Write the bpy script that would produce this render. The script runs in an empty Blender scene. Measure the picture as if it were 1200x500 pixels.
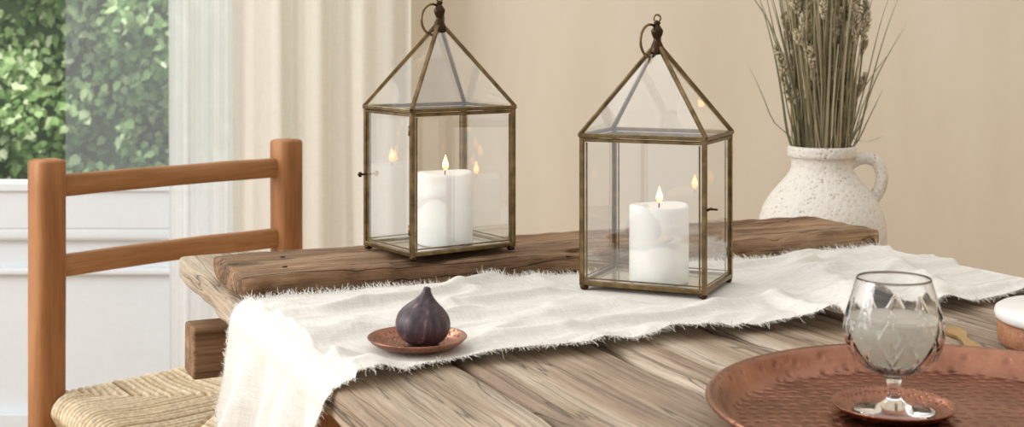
import bpy, bmesh, math, random
from mathutils import Vector, Matrix, noise
random.seed(7)
S = bpy.context.scene
COL = S.collection
R = math.radians
S.view_settings.view_transform = 'Standard'

# ------------------------------------------------------------------ helpers
def link(o, parent=None):
    COL.objects.link(o)
    if parent: o.parent = parent
    return o
def empty(name, loc=(0,0,0), rz=0):
    e = bpy.data.objects.new(name, None); e.location = loc; e.rotation_euler = (0,0,rz)
    e.empty_display_size = .05
    return link(e)
def from_bm(name, bm, mat=None, parent=None, smooth=True, loc=(0,0,0), rot=(0,0,0), wn=False):
    me = bpy.data.meshes.new(name)
    bmesh.ops.recalc_face_normals(bm, faces=bm.faces)
    bm.to_mesh(me); bm.free()
    if smooth:
        me.polygons.foreach_set('use_smooth', [True]*len(me.polygons))
    if mat: me.materials.append(mat)
    o = bpy.data.objects.new(name, me); o.location = loc; o.rotation_euler = rot
    link(o, parent)
    if wn:
        m = o.modifiers.new('wn', 'WEIGHTED_NORMAL'); m.keep_sharp = False
    return o
def from_data(name, v, f, mat=None, parent=None, smooth=True, loc=(0,0,0), rot=(0,0,0)):
    me = bpy.data.meshes.new(name); me.from_pydata(v, [], f); me.update()
    if smooth: me.polygons.foreach_set('use_smooth', [True]*len(me.polygons))
    if mat: me.materials.append(mat)
    o = bpy.data.objects.new(name, me); o.location = loc; o.rotation_euler = rot
    return link(o, parent)
def box(name, x, y, z, mat, parent=None, bevel=.002, rough=0, cuts=None, seed=0, segs=2, post=None):
    bm = bmesh.new()
    bmesh.ops.create_cube(bm, size=1)
    for v in bm.verts:
        v.co = Vector((x[0]+(v.co.x+.5)*(x[1]-x[0]), y[0]+(v.co.y+.5)*(y[1]-y[0]), z[0]+(v.co.z+.5)*(z[1]-z[0])))
    if bevel: bmesh.ops.bevel(bm, geom=bm.edges[:], offset=bevel, segments=segs, profile=.5, affect='EDGES')
    if cuts:
        for ax,(lo,hi) in enumerate((x,y,z)):
            st = cuts[ax]
            if not st: continue
            n = max(1,int((hi-lo)/st))
            for i in range(1,n):
                co = Vector((0,0,0)); co[ax] = lo+(hi-lo)*i/n
                no = Vector((0,0,0)); no[ax] = 1
                bmesh.ops.bisect_plane(bm, geom=bm.verts[:]+bm.edges[:]+bm.faces[:], plane_co=co, plane_no=no)
    if rough:
        for v in bm.verts:
            p = v.co
            d = noise.noise_vector(Vector((p.x*9+seed*7.3, p.y*9, p.z*9)))*rough + noise.noise_vector(Vector((p.x*40, p.y*40+seed, p.z*40)))*rough*.5
            v.co += d
    if post:
        for v in bm.verts: post(v.co)
    return from_bm(name, bm, mat, parent, True, wn=True)
def lathe(name, prof, mat, parent=None, segs=48, loc=(0,0,0), rot=(0,0,0), fn=None, smooth=True):
    v=[]; f=[]; rings=[]
    for r,z in prof:
        if r <= 1e-6:
            rings.append([len(v)]); v.append((0,0,z))
        else:
            ids=[]
            for i in range(segs):
                a = 2*math.pi*i/segs; rr=r; zz=z
                if fn: rr,zz = fn(r,z,a)
                ids.append(len(v)); v.append((rr*math.cos(a), rr*math.sin(a), zz))
            rings.append(ids)
    for a,b in zip(rings[:-1], rings[1:]):
        for i in range(segs):
            j=(i+1)%segs
            if len(a)==1 and len(b)==1: continue
            if len(a)==1: f.append((a[0], b[j], b[i]))
            elif len(b)==1: f.append((a[i], a[j], b[0]))
            else: f.append((a[i],a[j],b[j],b[i]))
    o = from_data(name, v, f, mat, parent, smooth, loc, rot)
    return o
def smooth_prof(pts, n=6):
    out=[]
    for i in range(len(pts)-1):
        p0 = pts[max(0,i-1)]; p1=pts[i]; p2=pts[i+1]; p3=pts[min(len(pts)-1,i+2)]
        for k in range(n):
            t=k/n; q=[]
            for c in range(len(p1)):
                q.append(.5*((2*p1[c])+(-p0[c]+p2[c])*t+(2*p0[c]-5*p1[c]+4*p2[c]-p3[c])*t*t+(-p0[c]+3*p1[c]-3*p2[c]+p3[c])*t**3))
            out.append(tuple(q))
    out.append(tuple(pts[-1]))
    return out
def sweep(V, F, pts, rad, n=8, flat=1.0, closed=False):
    pts=[Vector(p) for p in pts]; base=len(V); N=len(pts)
    ref = Vector((0,0,1))
    for i,p in enumerate(pts):
        if closed: t=(pts[(i+1)%N]-pts[i-1])
        else: t = pts[min(i+1,N-1)]-pts[max(i-1,0)]
        t.normalize()
        r = ref if abs(t.dot(ref))<.95 else Vector((0,1,0))
        if i>0:
            r = prevb
        s = t.cross(r)
        if s.length<1e-6: s = t.orthogonal()
        s.normalize(); b = s.cross(t); b.normalize(); prevb=b
        rr = rad[i] if hasattr(rad,'__len__') else rad
        for k in range(n):
            a=2*math.pi*k/n
            V.append(tuple(p+s*math.cos(a)*rr+b*math.sin(a)*rr*flat))
    M = N if closed else N-1
    for i in range(M):
        i2=(i+1)%N
        for k in range(n):
            k2=(k+1)%n
            F.append((base+i*n+k, base+i*n+k2, base+i2*n+k2, base+i2*n+k))
    if not closed:
        F.append(tuple(base+k for k in range(n))[::-1]); F.append(tuple(base+(N-1)*n+k for k in range(n)))
def tube(name, pts, rad, mat, parent=None, n=10, flat=1.0, closed=False, loc=(0,0,0), rot=(0,0,0)):
    V=[];F=[]; sweep(V,F,pts,rad,n,flat,closed)
    return from_data(name,V,F,mat,parent,True,loc,rot)

# ------------------------------------------------------------------ materials
def newmat(name):
    m = bpy.data.materials.new(name); m.use_nodes=True
    nt=m.node_tree; b=nt.nodes['Principled BSDF']
    return m, nt, b
def N(nt, t, **kw):
    n = nt.nodes.new(t)
    for k,v in kw.items():
        if k.startswith('_'): setattr(n, k[1:], v)
        else: n.inputs[k.replace('__',' ')].default_value = v
    return n
def ramp(nt, stops):
    n = nt.nodes.new('ShaderNodeValToRGB'); cr=n.color_ramp
    while len(cr.elements)<len(stops): cr.elements.new(.5)
    for e,(p,c) in zip(cr.elements, stops):
        e.position=p; e.color=(c[0],c[1],c[2],1)
    return n
def srgb(r,g,b):
    f=lambda c:(c/255/12.92) if c/255<=.04045 else ((c/255+.055)/1.055)**2.4
    return (f(r),f(g),f(b))
def simple(name, col, rough=.5, metal=0, bump=0, bscale=50, lo=.88, hi=1.06, **kw):
    m,nt,b=newmat(name)
    b.inputs['Base Color'].default_value=(*col,1); b.inputs['Roughness'].default_value=rough; b.inputs['Metallic'].default_value=metal
    for k,v in kw.items(): b.inputs[k.replace('__',' ')].default_value=v
    tc=N(nt,'ShaderNodeTexCoord'); ns=N(nt,'ShaderNodeTexNoise',Scale=bscale,Detail=4.0); nt.links.new(tc.outputs['Object'],ns.inputs['Vector'])
    mix=ramp(nt,[(.3,tuple(c*lo for c in col)),(.7,tuple(min(1,c*hi) for c in col))])
    nt.links.new(ns.outputs['Fac'],mix.inputs['Fac']); nt.links.new(mix.outputs['Color'],b.inputs['Base Color'])
    if bump:
        bp=N(nt,'ShaderNodeBump',Strength=bump,Distance=.002); nt.links.new(ns.outputs['Fac'],bp.inputs['Height']); nt.links.new(bp.outputs['Normal'],b.inputs['Normal'])
    return m
def wood(name, cols, axis=1, scale=1.0, rough=.65, bump=.5, crack=.5, var=.25, cw=.012, streak=0, bd=.002, fine=.8, ovar=.15, wav=.012, knots=0):
    m,nt,b=newmat(name); L=nt.links.new
    tc=N(nt,'ShaderNodeTexCoord'); oi=N(nt,'ShaderNodeObjectInfo')
    mul=N(nt,'ShaderNodeVectorMath',_operation='SCALE'); mul.inputs[0].default_value=(3.1,7.7,5.3)
    s1=N(nt,'ShaderNodeMath',_operation='MULTIPLY'); s1.inputs[1].default_value=4.0; L(oi.outputs['Random'],s1.inputs[0]); L(s1.outputs[0],mul.inputs['Scale'])
    add=N(nt,'ShaderNodeVectorMath',_operation='ADD'); L(tc.outputs['Object'],add.inputs[0]); L(mul.outputs[0],add.inputs[1])
    wn=N(nt,'ShaderNodeTexNoise',Scale=5.0,Detail=1.0); L(add.outputs[0],wn.inputs['Vector'])
    wsub=N(nt,'ShaderNodeVectorMath',_operation='SUBTRACT'); wsub.inputs[1].default_value=(.5,.5,.5); L(wn.outputs['Color'],wsub.inputs[0])
    wsc=N(nt,'ShaderNodeVectorMath',_operation='SCALE'); wsc.inputs['Scale'].default_value=wav; L(wsub.outputs[0],wsc.inputs[0])
    addw=N(nt,'ShaderNodeVectorMath',_operation='ADD'); L(add.outputs[0],addw.inputs[0]); L(wsc.outputs[0],addw.inputs[1])
    def mp(a,bb):
        v=[bb]*3; v[axis]=a
        n=N(nt,'ShaderNodeMapping'); n.inputs['Scale'].default_value=v; L(addw.outputs[0],n.inputs['Vector']); return n
    def mul_(c1,c2,f=1.0):
        mx=N(nt,'ShaderNodeMix',_data_type='RGBA',_blend_type='MULTIPLY'); mx.inputs[0].default_value=f; L(c1,mx.inputs[6]); L(c2,mx.inputs[7]); return mx.outputs[2]
    m1=mp(2.0*scale,24*scale); n1=N(nt,'ShaderNodeTexNoise',Scale=1.0,Detail=6.0,Roughness=.6,Distortion=.2); L(m1.outputs[0],n1.inputs['Vector'])
    m2=mp(7*scale,260*scale); n2=N(nt,'ShaderNodeTexNoise',Scale=1.0,Detail=5.0,Roughness=.7,Distortion=.1); L(m2.outputs[0],n2.inputs['Vector'])
    m3=mp(4*scale,6*scale); n3=N(nt,'ShaderNodeTexNoise',Scale=1.0,Detail=4.0,Roughness=.6); L(m3.outputs[0],n3.inputs['Vector'])
    r1=ramp(nt,[(.3,cols[0]),(.5,cols[1]),(.72,cols[2])]); L(n1.outputs['Fac'],r1.inputs['Fac'])
    r2=ramp(nt,[(.3,(.42,.39,.37)),(.5,(.9,.9,.9)),(.7,(1.12,1.12,1.12))]); L(n2.outputs['Fac'],r2.inputs['Fac'])
    r3=ramp(nt,[(.3,(1-var,)*3),(.7,(1+var*.6,)*3)]); L(n3.outputs['Fac'],r3.inputs['Fac'])
    c=mul_(r1.outputs[0],r2.outputs[0],fine); c=mul_(c,r3.outputs[0])
    m4=mp(2.2*scale,40*scale); n4=N(nt,'ShaderNodeTexNoise',Scale=1.0,Detail=2.0,Roughness=.5,Distortion=.2); L(m4.outputs[0],n4.inputs['Vector'])
    ab=N(nt,'ShaderNodeMath',_operation='SUBTRACT'); ab.inputs[1].default_value=.5; L(n4.outputs['Fac'],ab.inputs[0])
    ab2=N(nt,'ShaderNodeMath',_operation='ABSOLUTE'); L(ab.outputs[0],ab2.inputs[0])
    r4=ramp(nt,[(.0,(1-crack,)*3),(cw,(1,1,1))]); L(ab2.outputs[0],r4.inputs['Fac'])
    c=mul_(c,r4.outputs[0])
    hgt=r4.outputs[0]
    if streak:
        m5=mp(1.3*scale,80*scale); n5=N(nt,'ShaderNodeTexNoise',Scale=1.0,Detail=4.0,Roughness=.6,Distortion=.15); L(m5.outputs[0],n5.inputs['Vector'])
        r5=ramp(nt,[(.34,(1-streak,1-streak*1.03,1-streak*1.08)),(.46,(1,1,1))]); L(n5.outputs['Fac'],r5.inputs['Fac']); c=mul_(c,r5.outputs[0])
        hm=N(nt,'ShaderNodeMath',_operation='MULTIPLY'); L(hgt,hm.inputs[0]); L(r5.outputs[0],hm.inputs[1]); hgt=hm.outputs[0]
    if knots:
        v=[9]*3; v[axis]=4.5
        mk=N(nt,'ShaderNodeMapping'); mk.inputs['Scale'].default_value=v; L(addw.outputs[0],mk.inputs['Vector'])
        vk=N(nt,'ShaderNodeTexVoronoi',Scale=1.0); L(mk.outputs[0],vk.inputs['Vector'])
        rk=ramp(nt,[(.05,(1-knots,1-knots,1-knots)),(.17,(1,1,1))]); L(vk.outputs['Distance'],rk.inputs['Fac']); c=mul_(c,rk.outputs[0])
    hv=N(nt,'ShaderNodeMath',_operation='MULTIPLY_ADD'); hv.inputs[1].default_value=ovar; hv.inputs[2].default_value=1-ovar/2; L(oi.outputs['Random'],hv.inputs[0])
    hs=N(nt,'ShaderNodeHueSaturation'); L(hv.outputs[0],hs.inputs['Value']); L(c,hs.inputs['Color'])
    L(hs.outputs[0],b.inputs['Base Color']); b.inputs['Roughness'].default_value=rough
    b.inputs['Specular IOR Level'].default_value=.3
    ad=N(nt,'ShaderNodeMath',_operation='MULTIPLY'); L(n2.outputs['Fac'],ad.inputs[0]); L(hgt,ad.inputs[1])
    bp=N(nt,'ShaderNodeBump',Strength=bump,Distance=bd); L(ad.outputs[0],bp.inputs['Height']); L(bp.outputs[0],b.inputs['Normal'])
    return m

M_table = wood('weathered_table_wood', [srgb(136,114,94),srgb(178,156,132),srgb(214,198,176)], axis=1, crack=.65, bump=.9, streak=.38, cw=.010, bd=.003, ovar=.26, knots=.5, wav=.006)
M_beam  = wood('beam_wood', [srgb(104,76,54),srgb(152,116,84),srgb(190,154,120)], axis=0, crack=.6, streak=.4)
M_board = wood('old_board_wood', [srgb(110,80,56),srgb(166,130,96),srgb(208,178,142)], axis=0, crack=.8, bump=1, var=.4, streak=.5, cw=.018, bd=.005, knots=.6, wav=.008)
M_chair = wood('chair_wood', [srgb(156,106,64),srgb(182,130,84),srgb(200,152,106)], axis=0, crack=.05, bump=.15, rough=.45, var=.12, fine=.4)
M_chairv= wood('chair_wood_upright', [srgb(148,96,56),srgb(178,122,76),srgb(200,148,100)], axis=2, crack=.1, bump=.15, rough=.45, var=.2, fine=.4)
M_white = simple('white_paint', srgb(224,229,233), .45, lo=.97, hi=1.01)
M_brass = simple('antique_brass', srgb(138,116,82), .33, 1, bump=.15, bscale=70, lo=.45, hi=1.1)
M_dark  = simple('dark_bronze', srgb(70,52,38), .4, 1, bump=.2, bscale=200)
M_gold  = simple('brushed_gold', srgb(214,180,110), .25, 1)
M_wick  = simple('wick', (.02,.015,.01), .9)
M_floor = wood('floor_wood', [srgb(150,120,90),srgb(180,150,118),srgb(200,172,140)], axis=0, crack=.1)

M_wall,nt,b=newmat('limewash_wall'); L=nt.links.new
tc=N(nt,'ShaderNodeTexCoord'); mp=N(nt,'ShaderNodeMapping'); mp.inputs['Scale'].default_value=(4.5,3.5,.8); L(tc.outputs['Object'],mp.inputs[0])
n1=N(nt,'ShaderNodeTexNoise',Scale=1.0,Detail=6.0,Roughness=.55); L(mp.outputs[0],n1.inputs['Vector'])
r=ramp(nt,[(.3,srgb(220,207,185)),(.7,srgb(233,222,203))]); L(n1.outputs['Fac'],r.inputs[0]); L(r.outputs[0],b.inputs['Base Color']); b.inputs['Roughness'].default_value=.9
n2=N(nt,'ShaderNodeTexNoise',Scale=60.0,Detail=3.0); L(tc.outputs['Object'],n2.inputs['Vector'])
bp=N(nt,'ShaderNodeBump',Strength=.15,Distance=.002); L(n2.outputs['Fac'],bp.inputs['Height']); L(bp.outputs[0],b.inputs['Normal'])

def thin_glass(name, tint=(.97,.985,.98), base=.05, rough=0.0):
    m=bpy.data.materials.new(name); m.use_nodes=True; nt=m.node_tree; nt.nodes.clear(); L=nt.links.new
    out=N(nt,'ShaderNodeOutputMaterial'); t=N(nt,'ShaderNodeBsdfTransparent'); t.inputs[0].default_value=(*tint,1)
    g=N(nt,'ShaderNodeBsdfGlossy'); g.inputs['Roughness'].default_value=rough; g.inputs[0].default_value=(1,1,1,1)
    lw=N(nt,'ShaderNodeLayerWeight',Blend=.5); pw=N(nt,'ShaderNodeMath',_operation='POWER'); pw.inputs[1].default_value=4.5; L(lw.outputs['Facing'],pw.inputs[0])
    ma=N(nt,'ShaderNodeMath',_operation='MULTIPLY_ADD'); ma.inputs[1].default_value=.8; ma.inputs[2].default_value=base; L(pw.outputs[0],ma.inputs[0])
    mx=N(nt,'ShaderNodeMixShader'); L(ma.outputs[0],mx.inputs[0]); L(t.outputs[0],mx.inputs[1]); L(g.outputs[0],mx.inputs[2]); L(mx.outputs[0],out.inputs[0])
    return m
M_glass=thin_glass('lantern_glass', tint=(.99,.995,.99), base=.17)
M_pane=thin_glass('window_glass', tint=(.98,.99,.985), base=.05)

def fabric(name, col, trans=.3, weave=900, stripes=0, bump=.3, alpha=None, sd=.88, lo=.84):
    m=bpy.data.materials.new(name); m.use_nodes=True; nt=m.node_tree; nt.nodes.clear(); L=nt.links.new
    out=N(nt,'ShaderNodeOutputMaterial'); tc=N(nt,'ShaderNodeTexCoord')
    ma=N(nt,'ShaderNodeMapping'); ma.inputs['Scale'].default_value=(weave,weave*.08,1); L(tc.outputs['UV'],ma.inputs[0])
    mb=N(nt,'ShaderNodeMapping'); mb.inputs['Scale'].default_value=(weave*.08,weave,1); L(tc.outputs['UV'],mb.inputs[0])
    na=N(nt,'ShaderNodeTexNoise',Scale=1.0,Detail=2.0); nb=N(nt,'ShaderNodeTexNoise',Scale=1.0,Detail=2.0); L(ma.outputs[0],na.inputs['Vector']); L(mb.outputs[0],nb.inputs['Vector'])
    ad=N(nt,'ShaderNodeMath',_operation='ADD'); L(na.outputs['Fac'],ad.inputs[0]); L(nb.outputs['Fac'],ad.inputs[1])
    hf=N(nt,'ShaderNodeMath',_operation='MULTIPLY'); hf.inputs[1].default_value=.5; L(ad.outputs[0],hf.inputs[0])
    r=ramp(nt,[(.35,tuple(c*lo for c in col)),(.62,col)]); L(hf.outputs[0],r.inputs[0])
    colout=r.outputs[0]
    if stripes:
        ms=N(nt,'ShaderNodeMapping'); ms.inputs['Scale'].default_value=(stripes,.3,1); L(tc.outputs['UV'],ms.inputs[0])
        n3=N(nt,'ShaderNodeTexNoise',Scale=1.0,Detail=3.0,Roughness=.7); L(ms.outputs[0],n3.inputs['Vector'])
        r3=ramp(nt,[(.38,(sd,sd,sd)),(.6,(1,1,1))]); L(n3.outputs['Fac'],r3.inputs[0])
        mx=N(nt,'ShaderNodeMix',_data_type='RGBA',_blend_type='MULTIPLY'); mx.inputs[0].default_value=1; L(colout,mx.inputs[6]); L(r3.outputs[0],mx.inputs[7]); colout=mx.outputs[2]
    bp=N(nt,'ShaderNodeBump',Strength=bump,Distance=.001); L(hf.outputs[0],bp.inputs['Height'])
    d=N(nt,'ShaderNodeBsdfDiffuse'); t=N(nt,'ShaderNodeBsdfTranslucent')
    for s in (d,t): L(colout,s.inputs['Color']); L(bp.outputs[0],s.inputs['Normal'])
    mx=N(nt,'ShaderNodeMixShader'); mx.inputs[0].default_value=trans; L(d.outputs[0],mx.inputs[1]); L(t.outputs[0],mx.inputs[2])
    fin=mx.outputs[0]
    if alpha:
        tr=N(nt,'ShaderNodeBsdfTransparent'); m2=N(nt,'ShaderNodeMixShader'); m2.inputs[0].default_value=alpha; L(tr.outputs[0],m2.inputs[1]); L(fin,m2.inputs[2]); fin=m2.outputs[0]
    L(fin,out.inputs[0]); return m
M_linen=fabric('linen', srgb(236,231,222), .08, 620, bump=.4, lo=.83)
M_curt =fabric('cream_curtain', srgb(250,246,236), .40, 500, stripes=90, sd=.96, lo=.92)
M_sheer=fabric('sheer_curtain', srgb(252,252,250), .5, 500, stripes=160, alpha=.86, sd=.86, lo=.92)

def copper(name, sc=90, st=.55, c1=srgb(128,86,68), c2=srgb(176,124,100), rough=.32):
    m,nt,b=newmat(name); L=nt.links.new
    tc=N(nt,'ShaderNodeTexCoord')
    n=N(nt,'ShaderNodeTexNoise',Scale=18.0,Detail=5.0,Roughness=.65); L(tc.outputs['Object'],n.inputs['Vector'])
    r=ramp(nt,[(.3,c1),(.7,c2)]); L(n.outputs['Fac'],r.inputs[0])
    b.inputs['Metallic'].default_value=1; b.inputs['Roughness'].default_value=rough
    v=N(nt,'ShaderNodeTexVoronoi',Scale=float(sc),Randomness=.45); L(tc.outputs['Object'],v.inputs['Vector'])
    rr=ramp(nt,[(.0,(0,0,0)),(.42,(1,1,1))]); L(v.outputs['Distance'],rr.inputs[0])
    rc=ramp(nt,[(.0,(.55,.5,.48)),(.35,(1,1,1))]); L(v.outputs['Distance'],rc.inputs[0])
    mx=N(nt,'ShaderNodeMix',_data_type='RGBA',_blend_type='MULTIPLY'); mx.inputs[0].default_value=.5; L(r.outputs[0],mx.inputs[6]); L(rc.outputs[0],mx.inputs[7]); L(mx.outputs[2],b.inputs['Base Color'])
    bp=N(nt,'ShaderNodeBump',Strength=st,Distance=.002); L(rr.outputs[0],bp.inputs['Height']); L(bp.outputs[0],b.inputs['Normal'])
    return m
M_copper=copper('hammered_copper',sc=85,st=.7)
M_copper2=copper('copper_plate_metal',sc=240,st=.4)

M_cer,nt,b=newmat('speckled_ceramic'); L=nt.links.new
tc=N(nt,'ShaderNodeTexCoord'); v=N(nt,'ShaderNodeTexVoronoi',Scale=150.0); L(tc.outputs['Object'],v.inputs['Vector'])
n=N(nt,'ShaderNodeTexNoise',Scale=40.0,Detail=6.0,Roughness=.75); L(tc.outputs['Object'],n.inputs['Vector'])
mm=N(nt,'ShaderNodeMath',_operation='MULTIPLY_ADD'); mm.inputs[1].default_value=1.1; L(n.outputs['Fac'],mm.inputs[0]); L(v.outputs['Distance'],mm.inputs[2])
r=ramp(nt,[(.56,srgb(132,110,92)),(.69,srgb(198,188,174)),(.92,srgb(222,215,204))]); L(mm.outputs[0],r.inputs[0]); L(r.outputs[0],b.inputs['Base Color'])
b.inputs['Roughness'].default_value=.6; bp=N(nt,'ShaderNodeBump',Strength=.6,Distance=.002); L(mm.outputs[0],bp.inputs['Height']); L(bp.outputs[0],b.inputs['Normal'])

# ------------------------------------------------------------------ room shell
WY=3.3
wall=empty('wall_back')
box('wall_panel_a',(-.6,2.4),(WY,WY+.15),(0,2.6),M_wall,wall,0)
box('wall_panel_b',(-3.4,-2.5),(WY,WY+.15),(0,2.6),M_wall,wall,0)
box('wall_panel_c',(-2.5,-.6),(WY,WY+.15),(2.3,2.6),M_wall,wall,0)
box('wall_right',(2.4,2.55),(-1.0,WY+.15),(0,2.6),M_wall,None,0)
box('floor',(-3.4,2.4),(-1.0,WY),(-.05,0),M_floor,None,0)
box('baseboard_back',(-.6,2.4),(WY-.018,WY),(0,.12),M_white,None,.004)
win=empty('window_1')
zs=.687
box('frame_left',(-2.5,-2.43),(WY-.01,WY+.12),(0,2.3),M_white,win,.003)
box('frame_right',(-.67,-.6),(WY-.01,WY+.12),(0,2.3),M_white,win,.003)
box('frame_top',(-2.43,-.67),(WY-.01,WY+.12),(2.23,2.3),M_white,win,.003)
box('lower_rail',(-2.43,-.67),(WY+.0,WY+.06),(.575,zs),M_white,win,.004)
box('glazing_bead',(-2.43,-.67),(WY-.012,WY+.06),(zs-.018,zs+.004),M_white,win,.003)
box('panel_mould_top',(-2.43,-.67),(WY+.002,WY+.04),(.545,.582),M_white,win,.012,segs=3)
box('panel_field',(-2.43,-.67),(WY+.03,WY+.05),(.06,.56),M_white,win,0)
box('panel_mould_mid',(-2.43,-.67),(WY+.006,WY+.04),(.46,.478),M_white,win,.006,segs=3)
box('bottom_rail',(-2.43,-.67),(WY,WY+.06),(0,.12),M_white,win,.004)
from_data('glass_pane',[(-2.43,WY+.03,zs),(-.67,WY+.03,zs),(-.67,WY+.03,2.23),(-2.43,WY+.03,2.23)],[(0,1,2,3)],M_pane,win,False)
from_data('glass_pane_inner',[(-1.105,WY+.015,zs),(-.67,WY+.015,zs),(-.67,WY+.015,2.23),(-1.105,WY+.015,2.23)],[(0,1,2,3)],thin_glass('door_glass',tint=(.95,.985,.99),base=.22),win,False)

def curtain(name,x0,x1,y,mat,folds,amp,seed,z0=.015,z1=2.4):
    nx=220; nz=40; V=[];F=[];UV=[]
    for j in range(nz+1):
        tz=j/nz; z=z0+(z1-z0)*tz
        for i in range(nx+1):
            t=i/nx; x=x0+(x1-x0)*t
            ph=folds*2*math.pi*t+1.6*noise.noise(Vector((t*4,z*.6,seed)))
            yy=y+amp*(math.sin(ph)+.35*math.sin(2.3*ph+seed)+.5*noise.noise(Vector((t*9,z*.5,seed+4))))
            xx=x+.35*amp*math.cos(ph)*.6
            V.append((xx,yy,z)); UV.append((t*(x1-x0)*1.3,z))
    for j in range(nz):
        for i in range(nx):
            a=j*(nx+1)+i; F.append((a,a+1,a+nx+2,a+nx+1))
    o=from_data(name,V,F,mat)
    uv=o.data.uv_layers.new(name='UVMap')
    for l in o.data.loops: uv.data[l.index].uv=UV[l.vertex_index]
    return o
c1=curtain('curtain',-.815,-.60,3.18,M_sheer,3.0,.008,1.3)
c2=curtain('curtain',-.655,-.235,3.13,M_curt,3.4,.015,5.1)
rod=empty('curtain_rod')
tube('rod',[(-2.7,3.15,2.42),(-.1,3.15,2.42)],.012,M_dark,rod,12)
lathe('finial',[(0,-.025),(.02,-.015),(.025,0),(.02,.015),(0,.025)],M_dark,rod,16,loc=(-.08,3.15,2.42))
tube('bracket',[(-.16,3.15,2.42),(-.16,3.3,2.42)],.008,M_dark,rod,8)

# ------------------------------------------------------------------ garden
M_leaf=bpy.data.materials.new('ivy_leaf'); M_leaf.use_nodes=True; nt=M_leaf.node_tree; nt.nodes.clear(); L=nt.links.new
out=N(nt,'ShaderNodeOutputMaterial'); ge=N(nt,'ShaderNodeNewGeometry')
r=ramp(nt,[(0,srgb(96,126,78)),(.45,srgb(134,160,106)),(.8,srgb(168,188,138)),(1,srgb(214,222,190))]); L(ge.outputs['Random Per Island'],r.inputs[0])
d=N(nt,'ShaderNodeBsdfDiffuse'); t=N(nt,'ShaderNodeBsdfTranslucent'); L(r.outputs[0],d.inputs[0]); L(r.outputs[0],t.inputs[0])
mx=N(nt,'ShaderNodeMixShader'); mx.inputs[0].default_value=.35; L(d.outputs[0],mx.inputs[1]); L(t.outputs[0],mx.inputs[2]); L(mx.outputs[0],out.inputs[0])
V=[];F=[]
rnd=random.Random(3)
for k in range(22000):
    x=rnd.uniform(-3.3,-.4); z=rnd.uniform(.1,2.6)
    bul=.26*noise.noise(Vector((x*2.2,z*2.2,1)))+.12*noise.noise(Vector((x*6,z*6,3)))
    y=5.0-bul-rnd.random()**2*.12
    s=rnd.uniform(.011,.027)
    nrm=Vector((rnd.gauss(0,.5),-1,rnd.gauss(.5,.5))).normalized()
    up=Vector((rnd.gauss(0,.7),rnd.gauss(0,.3),-1)); up=(up-nrm*up.dot(nrm)).normalized(); sd=up.cross(nrm)
    c=Vector((x,y,z)); b0=len(V)
    for p in (up*s*1.3, sd*s*.8+up*s*.1-nrm*s*.15, sd*s*.5-up*s*.8-nrm*s*.1, -up*s*.6, -sd*s*.5-up*s*.8-nrm*s*.1, -sd*s*.8+up*s*.1-nrm*s*.15):
        V.append(tuple(c+p))
    F+= [(b0,b0+1,b0+2,b0+3),(b0,b0+3,b0+4,b0+5)]
hedge=empty('ivy_hedge')
from_data('leaves',V,F,M_leaf,hedge,False)
box('hedge_core',(-3.4,-.3),(5.12,5.4),(0,2.6),simple('hedge_backing',srgb(82,102,66),.95,bscale=14),hedge,.02,rough=.03,cuts=(.15,0,.15))  # solid dark green backing behind the leaves
box('garden_ground',(-5,2.6),(WY+.15,6.5),(-.1,-.01),simple('grass_ground',srgb(90,110,60),.95,bscale=30),None,0)

# ------------------------------------------------------------------ table
TA=R(24)
table=empty('dining_table',rz=TA)
seams=[.33,.462,.618,.76,.91,1.06,1.245]
for i in range(6):
    z=.75+random.uniform(-.0012,.0004)
    x0=seams[i]+(.003 if i else 0); x1=seams[i+1]-(.003 if i<5 else 0)
    def wob(co,x0=x0,x1=x1,i=i):
        e=max(0,1-min(co.x-x0,x1-co.x)/.012)
        co.z-=e*.0034*max(0,noise.noise(Vector((co.x*30+i,co.y*11,3)))+.1)*2.2
        if co.x>x1-.01 and i<5: co.x-=.006*max(0,noise.noise(Vector((co.y*14,i*5,1))))
        if i==0 and co.x<x0+.01: co.x+=.005*max(0,noise.noise(Vector((co.y*18,3,co.z*20))))
    box('plank_%d'%(i+1),(x0,x1),(.35+random.uniform(-.003,.003),1.87+random.uniform(-.004,.004)),(.72,z),M_table,table,.005,rough=.0015,cuts=(.02,.015,0),seed=i,post=wob)
for i,v in enumerate((.62,1.75)):
    box('cross_beam_%d'%(i+1),(.322,1.25),(v-.03,v+.03),(.615,.68),M_beam,table,.004,rough=.0015,cuts=(.03,0,0),seed=i+9)
    for k,u in enumerate((.52,1.06)):
        box('leg_%d'%(i*2+k+1),(u-.04,u+.04),(v-.035,v+.035),(0,.616),M_chairv,table,.005)
for k,u in enumerate((.52,1.06)):
    box('joist_%d'%(k+1),(u-.03,u+.03),(.45,1.84),(.679,.721),M_beam,table,.003)
box('stretcher',(.76,.82),(.62,1.75),(.25,.33),M_beam,table,.004)
box('foot_bar_1',(.45,1.13),(.59,.65),(.2,.27),M_beam,table,.004)
box('foot_bar_2',(.45,1.13),(1.72,1.78),(.2,.27),M_beam,table,.004)

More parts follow.
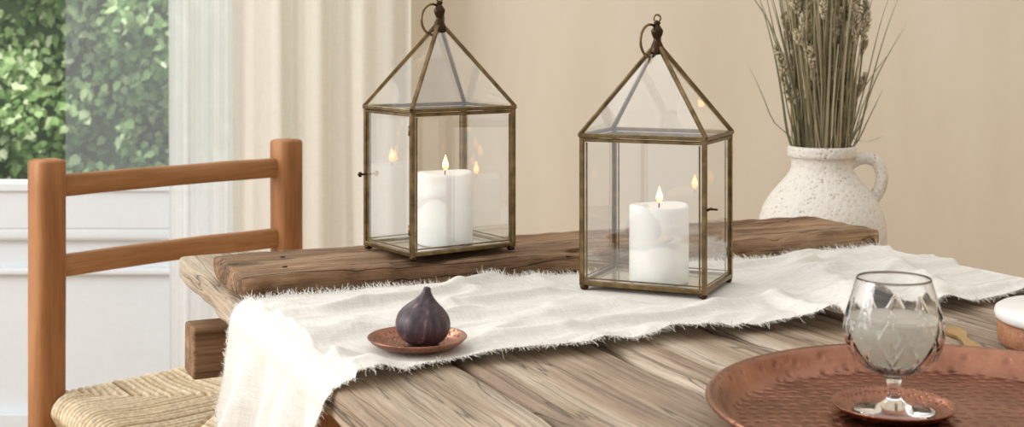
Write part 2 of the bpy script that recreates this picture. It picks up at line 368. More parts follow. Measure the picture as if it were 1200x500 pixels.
board=empty('wooden_board',rz=TA)
def gouge(co):
    if co.y<1.53:
        k=max(0,noise.noise(Vector((co.x*13,co.z*20,5))))+.8*max(0,noise.noise(Vector((co.x*37,co.z*50,15))))
        co.y+=.010*k
        if co.z>.775: co.z-=.006*k
    if co.z>.776:
        co.z-=.0038*max(0,noise.noise(Vector((co.x*6,co.y*45,9)))-.1)*2
        co.z-=.002*max(0,noise.noise(Vector((co.x*30,co.y*60,19))))
    if co.x<.35: co.x+=.008*max(0,noise.noise(Vector((co.y*30,co.z*30,2))))
bd=box('plank',(.338,1.24),(1.512,1.675),(.7512,.7805),M_board,board,.005,rough=.0024,cuts=(.008,.008,.007),seed=33,segs=3,post=gouge)
for u,v in ((.40,1.56),(.415,1.63),(1.18,1.56),(1.17,1.63)):
    lathe('nail',[(0,.0008),(.003,.0004),(.0035,-.002)],M_dark,board,12,loc=(u,v,.7800))

# ------------------------------------------------------------------ runner
runner=empty('table_runner',rz=TA)
PX,PY=-.0905,1.281
pu=PX*math.cos(TA)+PY*math.sin(TA); pv=-PX*math.sin(TA)+PY*math.cos(TA)
def flatmask(u,v):
    m=1.0
    for cu,cv,ru in ((.809,1.391,.105),(pu,pv,.05)):
        d=math.hypot(u-cu,v-cv); m=min(m,max(0,min(1,(d-ru)/.04)))
    return m
UL,UR=.327,1.248
def near_v(s):
    return 1.150 + .017*noise.noise(Vector((s*5,.3,0))) + .010*noise.noise(Vector((s*16,2.3,0))) + .004*noise.noise(Vector((s*45,5.3,0))) - .035*math.exp(-((s-.36)/.07)**2) - .028*math.exp(-((s-.865)/.03)**2)
def far_v(s):
    return 1.498 + .003*noise.noise(Vector((s*22,7,0))) + .002*noise.noise(Vector((s*50,7,0)))
def sridge(x,w):
    return math.exp(-(x/w)**2)
def rpos(s,t):
    v0=near_v(s); v1=far_v(s); v=v0+(v1-v0)*t
    top=.7535
    cr=.0007*noise.noise(Vector((s*30+v*12,v*50,1)))+.0003*noise.noise(Vector((s*80,v*95,4)))
    if UL+.02<=s<=UR-.02:
        u=s; m=flatmask(u,v)
        w=.5+.5*noise.noise(Vector((u*3+v*4,v*9-u*2,0)))
        ridge=sridge(noise.noise(Vector((u*2.6+v*1.0,v*11-u*2.0,2.0))),.10)
        r2=sridge(noise.noise(Vector((u*6-v*3,v*9+u*3,8.0))),.11)
        r3=sridge(noise.noise(Vector((u*4+v*8,v*20-u*5,18.0))),.11)
        edge=max(0,1-(t/.12)); 
        z=top+m*(.003*w+.0085*ridge+.0034*r2+.0028*r3)+m*edge*.007*(.5+.5*math.sin(u*55+5*noise.noise(Vector((u*8,0,0)))))
        z+=.022*m*math.exp(-((u-.95-.40*(v-1.2))/.026)**2)*max(0,1-t*1.0)
        z+=.015*m*math.exp(-((u-.875-.2*(v-1.2))/.015)**2)*max(0,1-t*1.4)
        z+=.013*m*math.exp(-((u-1.06-.5*(v-1.2))/.020)**2)*max(0,1-abs(t-.3)*2)
        z+=cr*(.3+.7*m)+.001
        return Vector((u,v,z))
    left = s<UL+.02
    d = (UL+.02-s) if left else (s-(UR-.02))
    Rr=.026
    a=min(d/Rr,math.pi/2)
    out=Rr*math.sin(a); dz=Rr*(1-math.cos(a)); rest=max(0,d-Rr*math.pi/2)
    dz+=rest
    amp=.018*min(1,rest/.12)
    fl=amp*(math.sin(t*17+1.2+rest*2)+.5*math.sin(t*31+rest*5)+.9*noise.noise(Vector((t*9,rest*3,6)))) + .018*min(1,rest/.1)+cr
    vv=v + .014*min(1,rest/.1)*math.cos(t*17+1.2)+ (t-.5)*.03*min(1,rest/.2)
    zz=top+.003-dz+.002*noise.noise(Vector((v*25,s*8,0)))
    k=max(0,1-d/.03)
    w=.5+.5*noise.noise(Vector((s*3+v*4,v*9-s*2,0)))
    zz+=k*(.003*w+cr)
    u=(UL+.02-out-fl) if left else (UR-.02+out+fl)
    return Vector((u,vv,zz))
s0,s1=UL-.40,UR+.30; ns=800; ntt=190
V=[];F=[];UV=[]
for i in range(ns+1):
    s=s0+(s1-s0)*i/ns
    for j in range(ntt+1):
        t=j/ntt; V.append(tuple(rpos(s,t))); UV.append((s,t*.36))
for i in range(ns):
    for j in range(ntt):
        a=i*(ntt+1)+j; F.append((a,a+ntt+1,a+ntt+2,a+1))
o=from_data('cloth',V,F,M_linen,runner)
uv=o.data.uv_layers.new(name='UVMap')
for l in o.data.loops: uv.data[l.index].uv=UV[l.vertex_index]
V=[];F=[]
def strand(p,dirv,ln,w):
    b0=len(V); side=Vector((dirv.y,-dirv.x,0)).normalized()*w
    q=p.copy(); d=dirv.copy()
    for k in range(4):
        ww=side*(1-.2*k)
        V.append(tuple(q-ww)); V.append(tuple(q+ww))
        d=(d+Vector((random.gauss(0,.35),random.gauss(0,.25),random.gauss(-.02,.12)))).normalized()
        q=q+d*ln/3
        if UL<q.x<UR: q.z=max(q.z,.7522)
    for k in range(3):
        F.append((b0+2*k,b0+2*k+1,b0+2*k+3,b0+2*k+2))
n=1900
for i in range(n):
    s=s0+(s1-s0)*(i+random.random())/n
    for t,sg in ((0.0,-1),(1.0,1)):
        for rep in range(2):
            p=rpos(s,t); p.x+=random.uniform(-.001,.001)
            ln=random.uniform(.004,.013)*(1.0 if sg<0 else .95)*(1 if s>UL else .75)
            dv=Vector((random.gauss(0,.35),sg,random.uniform(-.15,.3 if sg<0 else .9))).normalized()
            strand(p-dv*.001,dv,ln,random.uniform(.00025,.00055))
from_data('fringe',V,F,simple('linen_thread',srgb(244,240,230),.9),runner,False)

# ------------------------------------------------------------------ candle + lantern
M_wax,nt,b=newmat('candle_wax')
b.inputs['Base Color'].default_value=(*srgb(247,244,240),1); b.inputs['Roughness'].default_value=.45
b.inputs['Subsurface Weight'].default_value=.4; b.inputs['Subsurface Radius'].default_value=(.03,.016,.009); b.inputs['Subsurface Scale'].default_value=.6
M_flame=bpy.data.materials.new('flame'); M_flame.use_nodes=True; nt=M_flame.node_tree; nt.nodes.clear()
out=N(nt,'ShaderNodeOutputMaterial'); em=N(nt,'ShaderNodeEmission'); tc=N(nt,'ShaderNodeTexCoord'); sp=N(nt,'ShaderNodeSeparateXYZ')
nt.links.new(tc.outputs['Generated'],sp.inputs[0]); r=ramp(nt,[(0,(.25,.10,.06)),(.2,(1,.38,.08)),(.5,(1,.62,.24)),(1,(1,.45,.10))]); nt.links.new(sp.outputs['Z'],r.inputs[0]); nt.links.new(r.outputs[0],em.inputs[0]); em.inputs[1].default_value=7
nt.links.new(em.outputs[0],out.inputs[0])
M_base=simple('base_glass',srgb(190,186,172),.12,.5)

def lantern(loc,rz,latch,cx=0.0,cy=0.0):
    e=empty('candle_lantern',loc,rz)
    A,B=.074,.0575; z0=.004; H=.176; AP=.289; w=.0028
    V=[];F=[]
    def bar(p,q,r=w):
        p=Vector(p);q=Vector(q); t=(q-p).normalized()
        ref=Vector((0,0,1)) if abs(t.z)<.9 else Vector((1,0,0))
        s=t.cross(ref).normalized(); bb=s.cross(t)
        b0=len(V)
        c=r*.35
        prof=[(-r,-r+c),(-r+c,-r),(r-c,-r),(r,-r+c),(r,r-c),(r-c,r),(-r+c,r),(-r,r-c)]
        for P in (p,q):
            for x,y in prof: V.append(tuple(P+s*x+bb*y))
        for k in range(8):
            k2=(k+1)%8; F.append((b0+k,b0+k2,b0+8+k2,b0+8+k))
        F.append(tuple(b0+k for k in range(8))[::-1]); F.append(tuple(b0+8+k for k in range(8)))
    cs=[(-A,-B),(A,-B),(A,B),(-A,B)]
    for i in range(4):
        x,y=cs[i]; x2,y2=cs[(i+1)%4]
        bar((x,y,z0),(x,y,H+z0))
        bar((x,y,z0+w),(x2,y2,z0+w))
        bar((x,y,H-.001),(x2,y2,H-.001),.0021)
        k=1.03
        bar((x*k,y*k,H+.0042),(x2*k,y2*k,H+.0042),.0023)
        bar((x*k,y*k,H+.005),(0,0,AP),.0024)
        q=.0058
        dx,dy=(x2-x),(y2-y); ln=math.hypot(dx,dy); dx/=ln; dy/=ln
        bar((x+dx*q,y+dy*q,z0+.006),(x+dx*q,y+dy*q,H-.004),.0009)
        bar((x2-dx*q,y2-dy*q,z0+.006),(x2-dx*q,y2-dy*q,H-.004),.0009)
        bar((x,y,z0+.0085),(x2,y2,z0+.0085),.0008)
    from_data('brass_frame',V,F,M_brass,e,False)
    V=[];F=[]
    for i in range(4):
        x,y=cs[i]; x2,y2=cs[(i+1)%4]; b0=len(V)
        V+=[(x,y,z0+.006),(x2,y2,z0+.006),(x2,y2,H-.002),(x,y,H-.002)]; F.append((b0,b0+1,b0+2,b0+3))
        b0=len(V); V+=[(x*1.02,y*1.02,H+.006),(x2*1.02,y2*1.02,H+.006),(0,0,AP-.002)]; F.append((b0,b0+1,b0+2))
    from_data('glass_panes',V,F,M_glass,e,False)
    box('base_plate',(-A,A),(-B,B),(z0+.0015,z0+.0035),M_base,e,.0003)
    for x,y in cs: lathe('foot',[(0,0),(.004,0),(.0052,.002),(.0045,.005),(0,.005)],M_dark,e,16,loc=(x*.97,y*.97,-.0005))
    lathe('finial',smooth_prof([(0.0001,AP-.014),(.0080,AP-.014),(.0086,AP-.008),(.006,AP-.001),(.0042,AP+.004),(.0062,AP+.009),(.0072,AP+.014),(.005,AP+.018),(.0032,AP+.021),(.0042,AP+.024),(.0001,AP+.027)],3),M_dark,e,20)
    pts=[(0.0042*math.cos(a),0,AP+.029+.0042*math.sin(a)) for a in [2*math.pi*k/20 for k in range(20)]]
    tube('top_loop',pts,.0012,M_brass,e,6,closed=True)
    ring=[]
    rr=.0195
    for k in range(40):
        a=2*math.pi*k/40
        ring.append((rr*math.cos(a),0,rr*math.sin(a)))
    o=tube('carry_ring',ring,.0016,M_brass,e,8,closed=True)
    ang=-rz+R(48)
    o.rotation_euler=(0,R(14),ang); 
    off=Matrix.Rotation(-rz,3,'Z')@Vector((-.0085,-.004,0))
    o.location=(off.x,off.y,AP+.002)
    if latch=='R':
        tube('latch_pin',[(A+.002,-B+.008,.10),(A+.013,-B+.008,.10)],.0012,M_dark,e,8)
        tube('latch_knob',[(A+.004,-B-.001,.10),(A+.004,-B+.014,.10)],.0016,M_dark,e,8)
        for z in (.03,.15): tube('hinge',[(A+.002,B-.003,z),(A+.002,B-.003,z+.012)],.002,M_brass,e,8)
    else:
        tube('latch_pin',[(-A-.002,B-.006,.095),(-A-.015,B-.006,.095)],.0014,M_dark,e,8)
        tube('latch_knob',[(-A-.012,B-.006,.092),(-A-.012,B-.006,.098)],.0022,M_dark,e,8)
        for z in (.03,.15): tube('hinge',[(-A-.002,-B+.003,z),(-A-.002,-B+.003,z+.012)],.002,M_brass,e,8)
    c=Matrix.Rotation(rz,3,'Z')@Vector((cx,cy,0))
    zb=loc[2]+z0+.0036
    ca=empty('pillar_candle',(loc[0]+c.x,loc[1]+c.y,zb))
    D=-.007
    def top(r,z,a):
        return r*(1+.004*math.sin(3*a+z*30)), z+ (.0012*math.sin(a*2+.7) if z>.083 else 0)
    lathe('wax',[(0,0),(.0325,0),(.0345,.001),(.035,.003),(.035,.03),(.035,.06),(.035,.094+D),(.0343,.0965+D),(.0325,.0978+D),(.0305,.0975+D),(.027,.0962+D),(.018,.0945+D),(.008,.094+D),(0,.094+D)],M_wax,ca,64,fn=top)
    tube('wick',[(0,0,.093+D),(.0003,0,.1+D),(.0012,0,.1045+D)],.0008,M_wick,ca,6)
    lathe('flame',smooth_prof([(0.0001,0),(.0027,.003),(.0039,.0065),(.0034,.010),(.0018,.015),(.0001,.0205)],4),M_flame,ca,20,loc=(.0006,0,.0990+D))
    ld=bpy.data.lights.new('candle_glow','POINT'); ld.energy=.28; ld.color=(1,.55,.22); ld.shadow_soft_size=.002
    lo=bpy.data.objects.new('candle_glow',ld); lo.location=(.0006,0,.108+D); link(lo,ca)
    return e
lantern((.1733,1.600,.7560),R(-23.6),'R',.008,-.0185)
lantern((-.0922,1.7027,.7825),R(35),'L',.002,-.010)

# ------------------------------------------------------------------ plates, tray
def plate_prof(r,h,th=.0015):
    return [(0,0),(r*.72,0),(r*.80,.0008),(r*.93,h*.55),(r*.985,h*.92),(r,h),(r*1.004,h+.0006),(r*.995,h+.0012),(r*.97,h+.0008),(r*.91,h*.6+th),(r*.79,.001+th),(r*.70,th),(0,th)]
p1=lathe('copper_plate',plate_prof(.0475,.008),M_copper2,None,72,loc=(PX,PY,.7578))
tray=lathe('copper_tray',[(0,0),(.165,0),(.172,.001),(.181,.009),(.186,.0165),(.189,.0185),(.192,.0185),(.1935,.0205),(.192,.0225),(.188,.0222),(.184,.0195),(.179,.011),(.170,.0028),(.163,.002),(.10,.002),(0,.002)],M_copper,None,128,loc=(.344,1.03,.7515))
GX,GY=.303,1.063
p2=lathe('copper_plate',plate_prof(.0485,.008),M_copper2,None,72,loc=(GX,GY,.7542))

M_fig,nt,b=newmat('fig_skin'); L=nt.links.new
tc=N(nt,'ShaderNodeTexCoord'); mp=N(nt,'ShaderNodeMapping'); mp.inputs['Scale'].default_value=(160,160,30); L(tc.outputs['Object'],mp.inputs[0])
n=N(nt,'ShaderNodeTexNoise',Scale=1.0,Detail=4.0); L(mp.outputs[0],n.inputs['Vector'])
r=ramp(nt,[(.35,srgb(52,38,46)),(.6,srgb(80,62,68)),(.75,srgb(136,116,108))]); L(n.outputs['Fac'],r.inputs[0]); L(r.outputs[0],b.inputs['Base Color']); b.inputs['Roughness'].default_value=.48
bp=N(nt,'ShaderNodeBump',Strength=.4,Distance=.001); L(n.outputs['Fac'],bp.inputs['Height']); L(bp.outputs[0],b.inputs['Normal'])
def figf(r,z,a):
    k=max(0,min(1,z/.045)); return r*(1+.022*math.sin(9*a)*k+.02*math.sin(2*a+1)), z
fig=lathe('fig',smooth_prof([(0.0001,.001),(.010,.0),(.0185,.004),(.0242,.011),(.0258,.019),(.0240,.027),(.0190,.034),(.0130,.0395),(.0085,.044),(.0055,.048),(.0038,.0515),(.0030,.0545),(.0001,.0555)],4),M_fig,None,56,loc=(PX+.003,PY,.7594),fn=figf)
fig.rotation_euler=(R(3),R(7),0)

# snifter
gl=empty('brandy_glass',(GX,GY,.7560)); gl.scale=(1,1,1.05)
M_cg,nt,b=newmat('crystal_glass')
b.inputs['Base Color'].default_value=(1,1,1,1); b.inputs['Roughness'].default_value=0.0; b.inputs['Transmission Weight'].default_value=1; b.inputs['IOR'].default_value=1.45
outer=smooth_prof([(.0055,.027),(.012,.0285),(.024,.034),(.034,.044),(.0388,.056),(.0390,.066),(.0362,.078),(.0322,.090),(.0290,.1005)],14)
inner=smooth_prof([(.0279,.1003),(.0309,.090),(.0347,.078),(.0370,.066),(.0364,.056),(.0312,.0458),(.0215,.037),(.010,.0332),(.0001,.0325)],6)
prof=[(0,0),(.031,0),(.0318,.0008),(.0312,.0018),(.022,.0032),(.011,.0055),(.0062,.009),(.0048,.013),(.0046,.018),(.0060,.023),(.0064,.0245),(.0085,.0272)]
oo=[p for p in outer if p[0]>.0095]
full=prof+oo+[(.0285,.1012)]+inner
V=[];F=[];segs=320; rings=[]
no=len(prof); ni=len(oo)
for idx,(r_,z_) in enumerate(full):
    ids=[]
    if r_<=1e-6:
        rings.append([len(V)]); V.append((0,0,z_)); continue
    for i in range(segs):
        a=2*math.pi*i/segs; rr=r_
        if no<=idx<no+ni and z_<.084:
            k=10
            g1=abs(math.sin(k*a/2+z_*78)); g2=abs(math.sin(k*a/2-z_*78))
            g=max(max(0,1-g1*4.0),max(0,1-g2*4.0))
            g3=max(0,1-abs(math.sin(k*a/2))*5)*(1 if .060<z_<.082 else 0)
            g4=max(0,1-abs(math.sin(k*a+1.57))*3)*(1 if .030<z_<.040 else 0)
            g=max(g,g3,g4)
            fade=max(0,min(1,(.083-z_)/.004))*max(0,min(1,(z_-.028)/.006))
            rr-=.0011*min(1,g)*fade
        ids.append(len(V)); V.append((rr*math.cos(a),rr*math.sin(a),z_))
    rings.append(ids)
for A_,B_ in zip(rings[:-1],rings[1:]):
    for i in range(segs):
        j=(i+1)%segs
        if len(A_)==1: F.append((A_[0],B_[j],B_[i]))
        elif len(B_)==1: F.append((A_[i],A_[j],B_[0]))
        else: F.append((A_[i],A_[j],B_[j],B_[i]))
from_data('glass_body',V,F,M_cg,gl)
M_liq,nt,b=newmat('pale_lemonade')
b.inputs['Base Color'].default_value=(*srgb(246,248,236),1); b.inputs['Roughness'].default_value=.12; b.inputs['Transmission Weight'].default_value=.66; b.inputs['IOR'].default_value=1.12
lathe('drink',[(0,.0330),(.0095,.0336),(.0211,.0375),(.0308,.0463),(.0360,.0562),(.0366,.066),(.0359,.0705),(.035,.0702),(0,.0702)],M_liq,gl,64)

# round cheese board + knife
cb=empty('round_serving_board',(.551,1.305,.7512))
lathe('wood_base',[(0,0),(.070,0),(.0735,.003),(.0745,.012),(.0735,.021),(.070,.0235),(0,.0235)],wood('acacia',[srgb(120,76,52),srgb(160,108,78),srgb(186,136,104)],axis=0,crack=0,rough=.4),cb,72)
M_marb=simple('white_marble',srgb(236,234,230),.3,bscale=18)
lathe('marble_top',[(0,.0236),(.073,.0236),(.076,.026),(.0768,.030),(.0755,.0345),(.072,.0368),(0,.0368)],M_marb,cb,72)
kn=empty('cheese_knife',(.4475,1.325,.7516),R(86))
V=[];F=[]
out=[(-.052,.0055),(-.050,.0075),(-.044,.0088),(-.034,.0085),(-.02,.006),(-.005,.0045),(.01,.0045),(.02,.008),(.035,.0105),(.05,.008),(.058,.001)]
top_=[(x,y) for x,y in out]+[(x,-y) for x,y in out[::-1]]
n_=len(top_)
for z in (0,.0026):
    for x,y in top_: V.append((x,y,z))
F.append(tuple(range(n_))[::-1]); F.append(tuple(n_+k for k in range(n_)))
for k in range(n_): F.append((k,(k+1)%n_,n_+(k+1)%n_,n_+k))
from_data('knife_body',V,F,M_gold,kn,False)
tube('hang_ring',[(-.045+.0028*math.cos(a),.0028*math.sin(a),.0030) for a in [2*math.pi*k/16 for k in range(16)]],.0007,M_dark,kn,6,closed=True)

# ------------------------------------------------------------------ jug + dried grass + stool
JX,JY=.532,2.30
jug=empty('ceramic_jug',(JX,JY,.60))
jp=smooth_prof([(0.0001,0),(.07,0),(.078,.004),(.094,.035),(.1055,.075),(.1085,.108),(.1065,.135),(.0985,.160),(.0835,.184),(.066,.204),(.0545,.220),(.0515,.232),(.052,.241),(.0545,.2440),(.0578,.2465),(.0585,.254),(.0575,.2615),(.0545,.2635),(.0505,.262),(.049,.25),(.0475,.235),(.05,.22),(.07,.19),(.095,.14),(.09,.06),(.07,.02),(.0001,.015)],5)
def jf(r,z,a): 
    return r*(1+.008*noise.noise(Vector((math.cos(a)*1.5,math.sin(a)*1.5,z*14)))),z
lathe('body',jp,M_cer,jug,80,fn=jf)
hp=smooth_prof([(.046,0,.232),(.060,0,.241),(.078,0,.243),(.093,0,.234),(.100,0,.216),(.098,0,.196),(.090,0,.180),(.083,0,.168),(.082,0,.156)],5)
tube('handle',hp,.0105,M_cer,jug,14,flat=1.0,rot=(0,0,R(-8)))
st=empty('wooden_stool',(JX,JY,0))
lathe('seat',[(0,.565),(.13,.565),(.145,.570),(.15,.58),(.145,.592),(.135,.598),(0,.598)],M_chair,st,48)
for k in range(3):
    a=R(90+120*k); tube('leg_%d'%(k+1),[(.10*math.cos(a),.10*math.sin(a),.568),(.14*math.cos(a),.14*math.sin(a),0)],[.018,.014],M_chairv,st,12)
def gmat(name,c1,c2):
    m=bpy.data.materials.new(name); m.use_nodes=True; nt=m.node_tree; b=nt.nodes['Principled BSDF']
    ge=N(nt,'ShaderNodeNewGeometry'); r=ramp(nt,[(0,c1),(1,c2)]); nt.links.new(ge.outputs['Random Per Island'],r.inputs[0]); nt.links.new(r.outputs[0],b.inputs['Base Color']); b.inputs['Roughness'].default_value=.8
    return m
dg=empty('dried_grass',(JX,JY,.60))
V=[];F=[];VH=[];FH=[];VL=[];FL=[]
rg=random.Random(11)
def stem(a,r0,lean,ln,curve):
    d=Vector((math.cos(a),math.sin(a),0)); pts=[]
    ph=rg.uniform(0,6.28); wb=rg.uniform(0,.007)
    for k in range(10):
        t=k/9
        off=r0*.5+ (r0*.5)*min(1,t*4) + lean*t*t*ln + lean*.2*t*ln
        p=d*off+Vector((curve*t*t*.03+wb*math.sin(t*9+ph),wb*math.cos(t*7+ph),0)); p.z=.09+ln*t
        rr=math.hypot(p.x,p.y)
        if .12<p.z<.27 and rr>.044: p.x*=.044/rr; p.y*=.044/rr
        pts.append(p)
    return pts
for k in range(210):
    a=rg.uniform(0,2*math.pi); r0=.043*math.sqrt(rg.random()); lean=rg.uniform(0,.065)*(r0/.044+.2); ln=rg.uniform(.24,.64)
    pts=stem(a,r0,lean,ln,rg.gauss(0,.6))
    sweep(V,F,pts,[rg.uniform(.0009,.0019)]*8+[.0010,.0007],5)
    kind=rg.random()
    if kind<.55:
        tip=pts[-1]; d=(pts[-1]-pts[-2]).normalized(); hl=rg.uniform(.025,.065); hr=rg.uniform(.0045,.009)
        for s in range(int(hl/.003)):
            c=tip+d*(s*.003); w=hr*math.sin(math.pi*min(1,(s+1)/(hl/.003+1)))+.001
            for q in range(5):
                aa=rg.uniform(0,6.28); n1=Vector((math.cos(aa),math.sin(aa),.0)); e_=c+n1*w+d*.006
                sweep(VH,FH,[c,c+n1*w*.8+d*.003,e_],[.0009,.0018,.0003],4)
    elif kind<.72:
        tip=pts[-1]; d=(pts[-1]-pts[-2]).normalized(); hl=rg.uniform(.05,.10)
        for s in range(60):
            f=rg.random(); c=tip+d*(f*hl-.02); w=.011*math.sin(math.pi*(f*.85+.12))
            aa=rg.uniform(0,6.28); n1=Vector((math.cos(aa),math.sin(aa),.0))
            sweep(VH,FH,[c,c+n1*w*.5+d*.006,c+n1*w*rg.uniform(.5,1)+d*.011],[.0003,.0006,.0007],3)
def blade(pts,w):
    b0=len(VL)
    for i,p in enumerate(pts):
        t=i/(len(pts)-1); ww=w*(1-t)**.7*(.4+.6*min(1,t*5))
        VL.append((p[0]-ww,p[1],p[2])); VL.append((p[0]+ww,p[1]+ww*.5,p[2]))
    for i in range(len(pts)-1): FL.append((b0+2*i,b0+2*i+1,b0+2*i+3,b0+2*i+2))
for k in range(85):
    a=rg.uniform(0,2*math.pi); r0=.045*math.sqrt(rg.random()); lean=rg.uniform(.0,.16); ln=rg.uniform(.18,.50)
    pts=stem(a,r0,lean,ln,rg.gauss(0,1.1))
    blade(smooth_prof([tuple(p) for p in pts],2),rg.uniform(.002,.0042))
for P in ([(0,0,.15),(-.03,0,.27),(-.05,-.01,.36),(-.09,-.01,.47),(-.14,-.02,.545),(-.16,-.02,.60)],
          [(0,0,.15),(.03,0,.27),(.05,-.01,.33),(.085,-.02,.39),(.115,-.02,.428)],
          [(0,0,.2),(.03,0,.30),(.045,0,.40),(.075,0,.50),(.09,0,.62)],
          [(0,0,.2),(-.02,0,.30),(-.035,-.01,.42),(-.055,-.02,.52),(-.085,0,.56)],
          [(0,0,.2),(.03,-.01,.275),(.07,-.02,.272),(.10,-.02,.282)]):
    blade(smooth_prof(P,5),.003)
from_data('stems',V,F,gmat('grass_stem',srgb(98,88,60),srgb(186,172,136)),dg)
from_data('seed_heads',VH,FH,gmat('grass_heads',srgb(156,140,108),srgb(222,210,180)),dg)
from_data('blades',VL,FL,gmat('grass_blades',srgb(94,92,64),srgb(170,162,130)),dg,False)

# ------------------------------------------------------------------ chair
ch=empty('dining_chair',(-.568,2.26,0),R(45))
def post(name,x,y,z1,w,lean=0,dome=.006):
    V=[];F=[];rows=[]
    zs_=[i/24*(z1-dome) for i in range(25)]+[z1-dome*.45,z1-dome*.1,z1]
    sc=[1]*25+[.93,.75,.3]
    n=24
    for z,s in zip(zs_,sc):
        k=w/2*s*(1+.03*noise.noise(Vector((x*9,z*5,y))))
        row=[]
        for i in range(n):
            a=2*math.pi*i/n; c,s_=math.cos(a),math.sin(a)
            px=math.copysign(abs(c)**.55,c)*k; py=math.copysign(abs(s_)**.55,s_)*k
            row.append(len(V)); V.append((x+px+.002*noise.noise(Vector((z*3,x,1))),y+py,z))
        rows.append(row)
    for a_,b_ in zip(rows[:-1],rows[1:]):
        for i in range(n):
            j=(i+1)%n; F.append((a_[i],a_[j],b_[j],b_[i]))
    F.append(tuple(rows[-1])); F.append(tuple(rows[0])[::-1])
    from_data(name,V,F,M_chairv,ch)
post('back_post_1',-.227,0,.860,.050)
post('back_post_2',.227,0,.866,.050)
post('front_leg_1',-.285,-.40,.487,.042,dome=.004)
post('front_leg_2',.285,-.40,.487,.042,dome=.004)
def rail(name,z0,z1,bow,th=.022):
    V=[];F=[];n=24;rows=[]
    for i in range(n+1):
        t=i/n; x=-.225+.45*t; y=bow*math.sin(math.pi*t); zc=(z0+z1)/2+.0015*noise.noise(Vector((t*4,z0*9,0))); h=(z1-z0)/2*(1+.04*noise.noise(Vector((t*5,z1*9,3))))
        row=[]
        for k in range(16):
            a=2*math.pi*k/16; c,s=math.cos(a),math.sin(a)
            row.append(len(V)); V.append((x,y+math.copysign(abs(c)**.5,c)*th/2,zc+math.copysign(abs(s)**.5,s)*h))
        rows.append(row)
    for a_,b_ in zip(rows[:-1],rows[1:]):
        for i in range(16):
            j=(i+1)%16; F.append((a_[i],a_[j],b_[j],b_[i]))
    from_data(name,V,F,M_chair,ch)
rail('top_rail',.798,.833,.012); rail('mid_rail',.672,.707,.012)
for i,(a,b_) in enumerate((((-.227,0,.30),(-.285,-.40,.30)),((.227,0,.30),(.285,-.40,.30)),((-.285,-.40,.24),(.285,-.40,.24)),((-.227,0,.22),(.227,0,.22)),((-.227,0,.16),(-.285,-.40,.16)),((.227,0,.16),(.285,-.40,.16)))):
    tube('stretcher_%d'%(i+1),[a,b_],.012,M_chair,ch,12)
M_rush,nt,b=newmat('rush_cord'); L=nt.links.new
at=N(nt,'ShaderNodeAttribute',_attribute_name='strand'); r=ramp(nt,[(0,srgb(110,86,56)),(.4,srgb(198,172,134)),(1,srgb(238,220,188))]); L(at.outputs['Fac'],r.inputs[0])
tc=N(nt,'ShaderNodeTexCoord'); n=N(nt,'ShaderNodeTexNoise',Scale=160.0,Detail=3.0); L(tc.outputs['Object'],n.inputs['Vector'])
r2=ramp(nt,[(.3,(.65,.65,.65)),(.7,(1.1,1.1,1.1))]); L(n.outputs['Fac'],r2.inputs[0])
mx=N(nt,'ShaderNodeMix',_data_type='RGBA',_blend_type='MULTIPLY'); mx.inputs[0].default_value=1; L(r.outputs[0],mx.inputs[6]); L(r2.outputs[0],mx.inputs[7]); L(mx.outputs[2],b.inputs['Base Color']); b.inputs['Roughness'].default_value=.8
ng=340; V=[];F=[];ST=[]
def half(yb): return .290+(.228-.290)*(yb+1)/2
def edge(r):
    if r<.88: return r,0
    ph=(r-.88)/.22*math.pi*.85
    return .88+.12*math.sin(min(ph,math.pi*.5))-(.05*(ph-math.pi/2) if ph>math.pi/2 else 0), .024*(1-math.cos(ph))
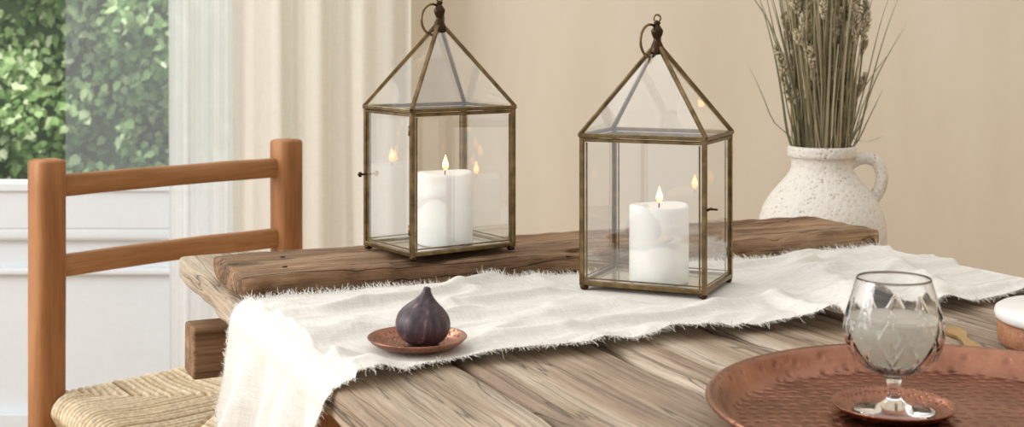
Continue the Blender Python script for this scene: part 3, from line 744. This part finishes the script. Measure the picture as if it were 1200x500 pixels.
for j in range(ng+1):
    for i in range(ng+1):
        a=(-1+2*i/ng)*1.10; bb=(-1+2*j/ng)*1.10
        r_=max(abs(a),abs(bb)); rr,dz=edge(r_); k=rr/r_ if r_>1e-6 else 1
        a2,b2=a*k,bb*k
        x=a2*half(b2); y=-.195+b2*.208
        PT=.0130
        if abs(a)>abs(bb): cc=y; sgn=1 if a>0 else 2
        else: cc=a2*.25; sgn=3 if bb>0 else 4
        cc+=.0012*noise.noise(Vector((x*25,y*25,sgn)))
        ph=cc*2*math.pi/PT; q=math.floor(cc/PT)
        st_=abs(math.sin(ph/2))
        diag=abs(abs(a)-abs(bb))
        z=.487-dz+.0052*st_-.005*math.exp(-(diag/.02)**2)+.006*math.exp(-((r_-.9)/.2)**2)-.004+.002*noise.noise(Vector((q*2.3,sgn*3.1,x*4+y*4)))
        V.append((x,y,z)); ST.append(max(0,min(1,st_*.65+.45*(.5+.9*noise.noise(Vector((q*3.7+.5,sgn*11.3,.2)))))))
for j in range(ng):
    for i in range(ng):
        a=j*(ng+1)+i; F.append((a,a+1,a+ng+2,a+ng+1))
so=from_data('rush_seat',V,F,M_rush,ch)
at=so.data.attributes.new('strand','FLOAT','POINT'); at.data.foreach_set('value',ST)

# ------------------------------------------------------------------ lights
def area(name,loc,target,size,energy,color=(1,1,1),sy=None):
    ld=bpy.data.lights.new(name,'AREA'); ld.energy=energy; ld.size=size; ld.color=color
    if sy: ld.shape='RECTANGLE'; ld.size_y=sy
    o=bpy.data.objects.new(name,ld); o.location=loc
    o.rotation_euler=(Vector(target)-Vector(loc)).to_track_quat('-Z','Y').to_euler()
    return link(o)
area('window_light_left',(-2.6,1.1,1.75),(0.2,1.8,.8),1.6,54,(1,1,.99),1.6)
area('garden_daylight',(-1.6,3.9,3.2),(-1.8,5.0,.9),1.5,165,(1,.99,.95),1.0)
w=bpy.data.worlds.new('sky'); S.world=w; w.use_nodes=True; nt=w.node_tree
bg=nt.nodes['Background']
tc=N(nt,'ShaderNodeTexCoord'); dt=N(nt,'ShaderNodeVectorMath',_operation='DOT_PRODUCT'); dt.inputs[1].default_value=(-.50,.12,.80); nt.links.new(tc.outputs['Generated'],dt.inputs[0])
mr=N(nt,'ShaderNodeMapRange'); mr.inputs['From Min'].default_value=-.5; mr.inputs['From Max'].default_value=.8; mr.inputs['To Min'].default_value=.36; mr.inputs['To Max'].default_value=1.20
nt.links.new(dt.outputs['Value'],mr.inputs['Value']); nt.links.new(mr.outputs[0],bg.inputs[1])
bg.inputs[0].default_value=(1,.995,.985,1)

# ------------------------------------------------------------------ camera
cd=bpy.data.cameras.new('camera'); cd.sensor_width=36; cd.lens=47.1; cd.shift_y=-.175; cd.clip_start=.05
cd.dof.use_dof=True; cd.dof.focus_distance=1.50; cd.dof.aperture_fstop=11.0
co=bpy.data.objects.new('camera',cd); co.location=(0,0,1.055); co.rotation_euler=(R(90),0,0); link(co); S.camera=co
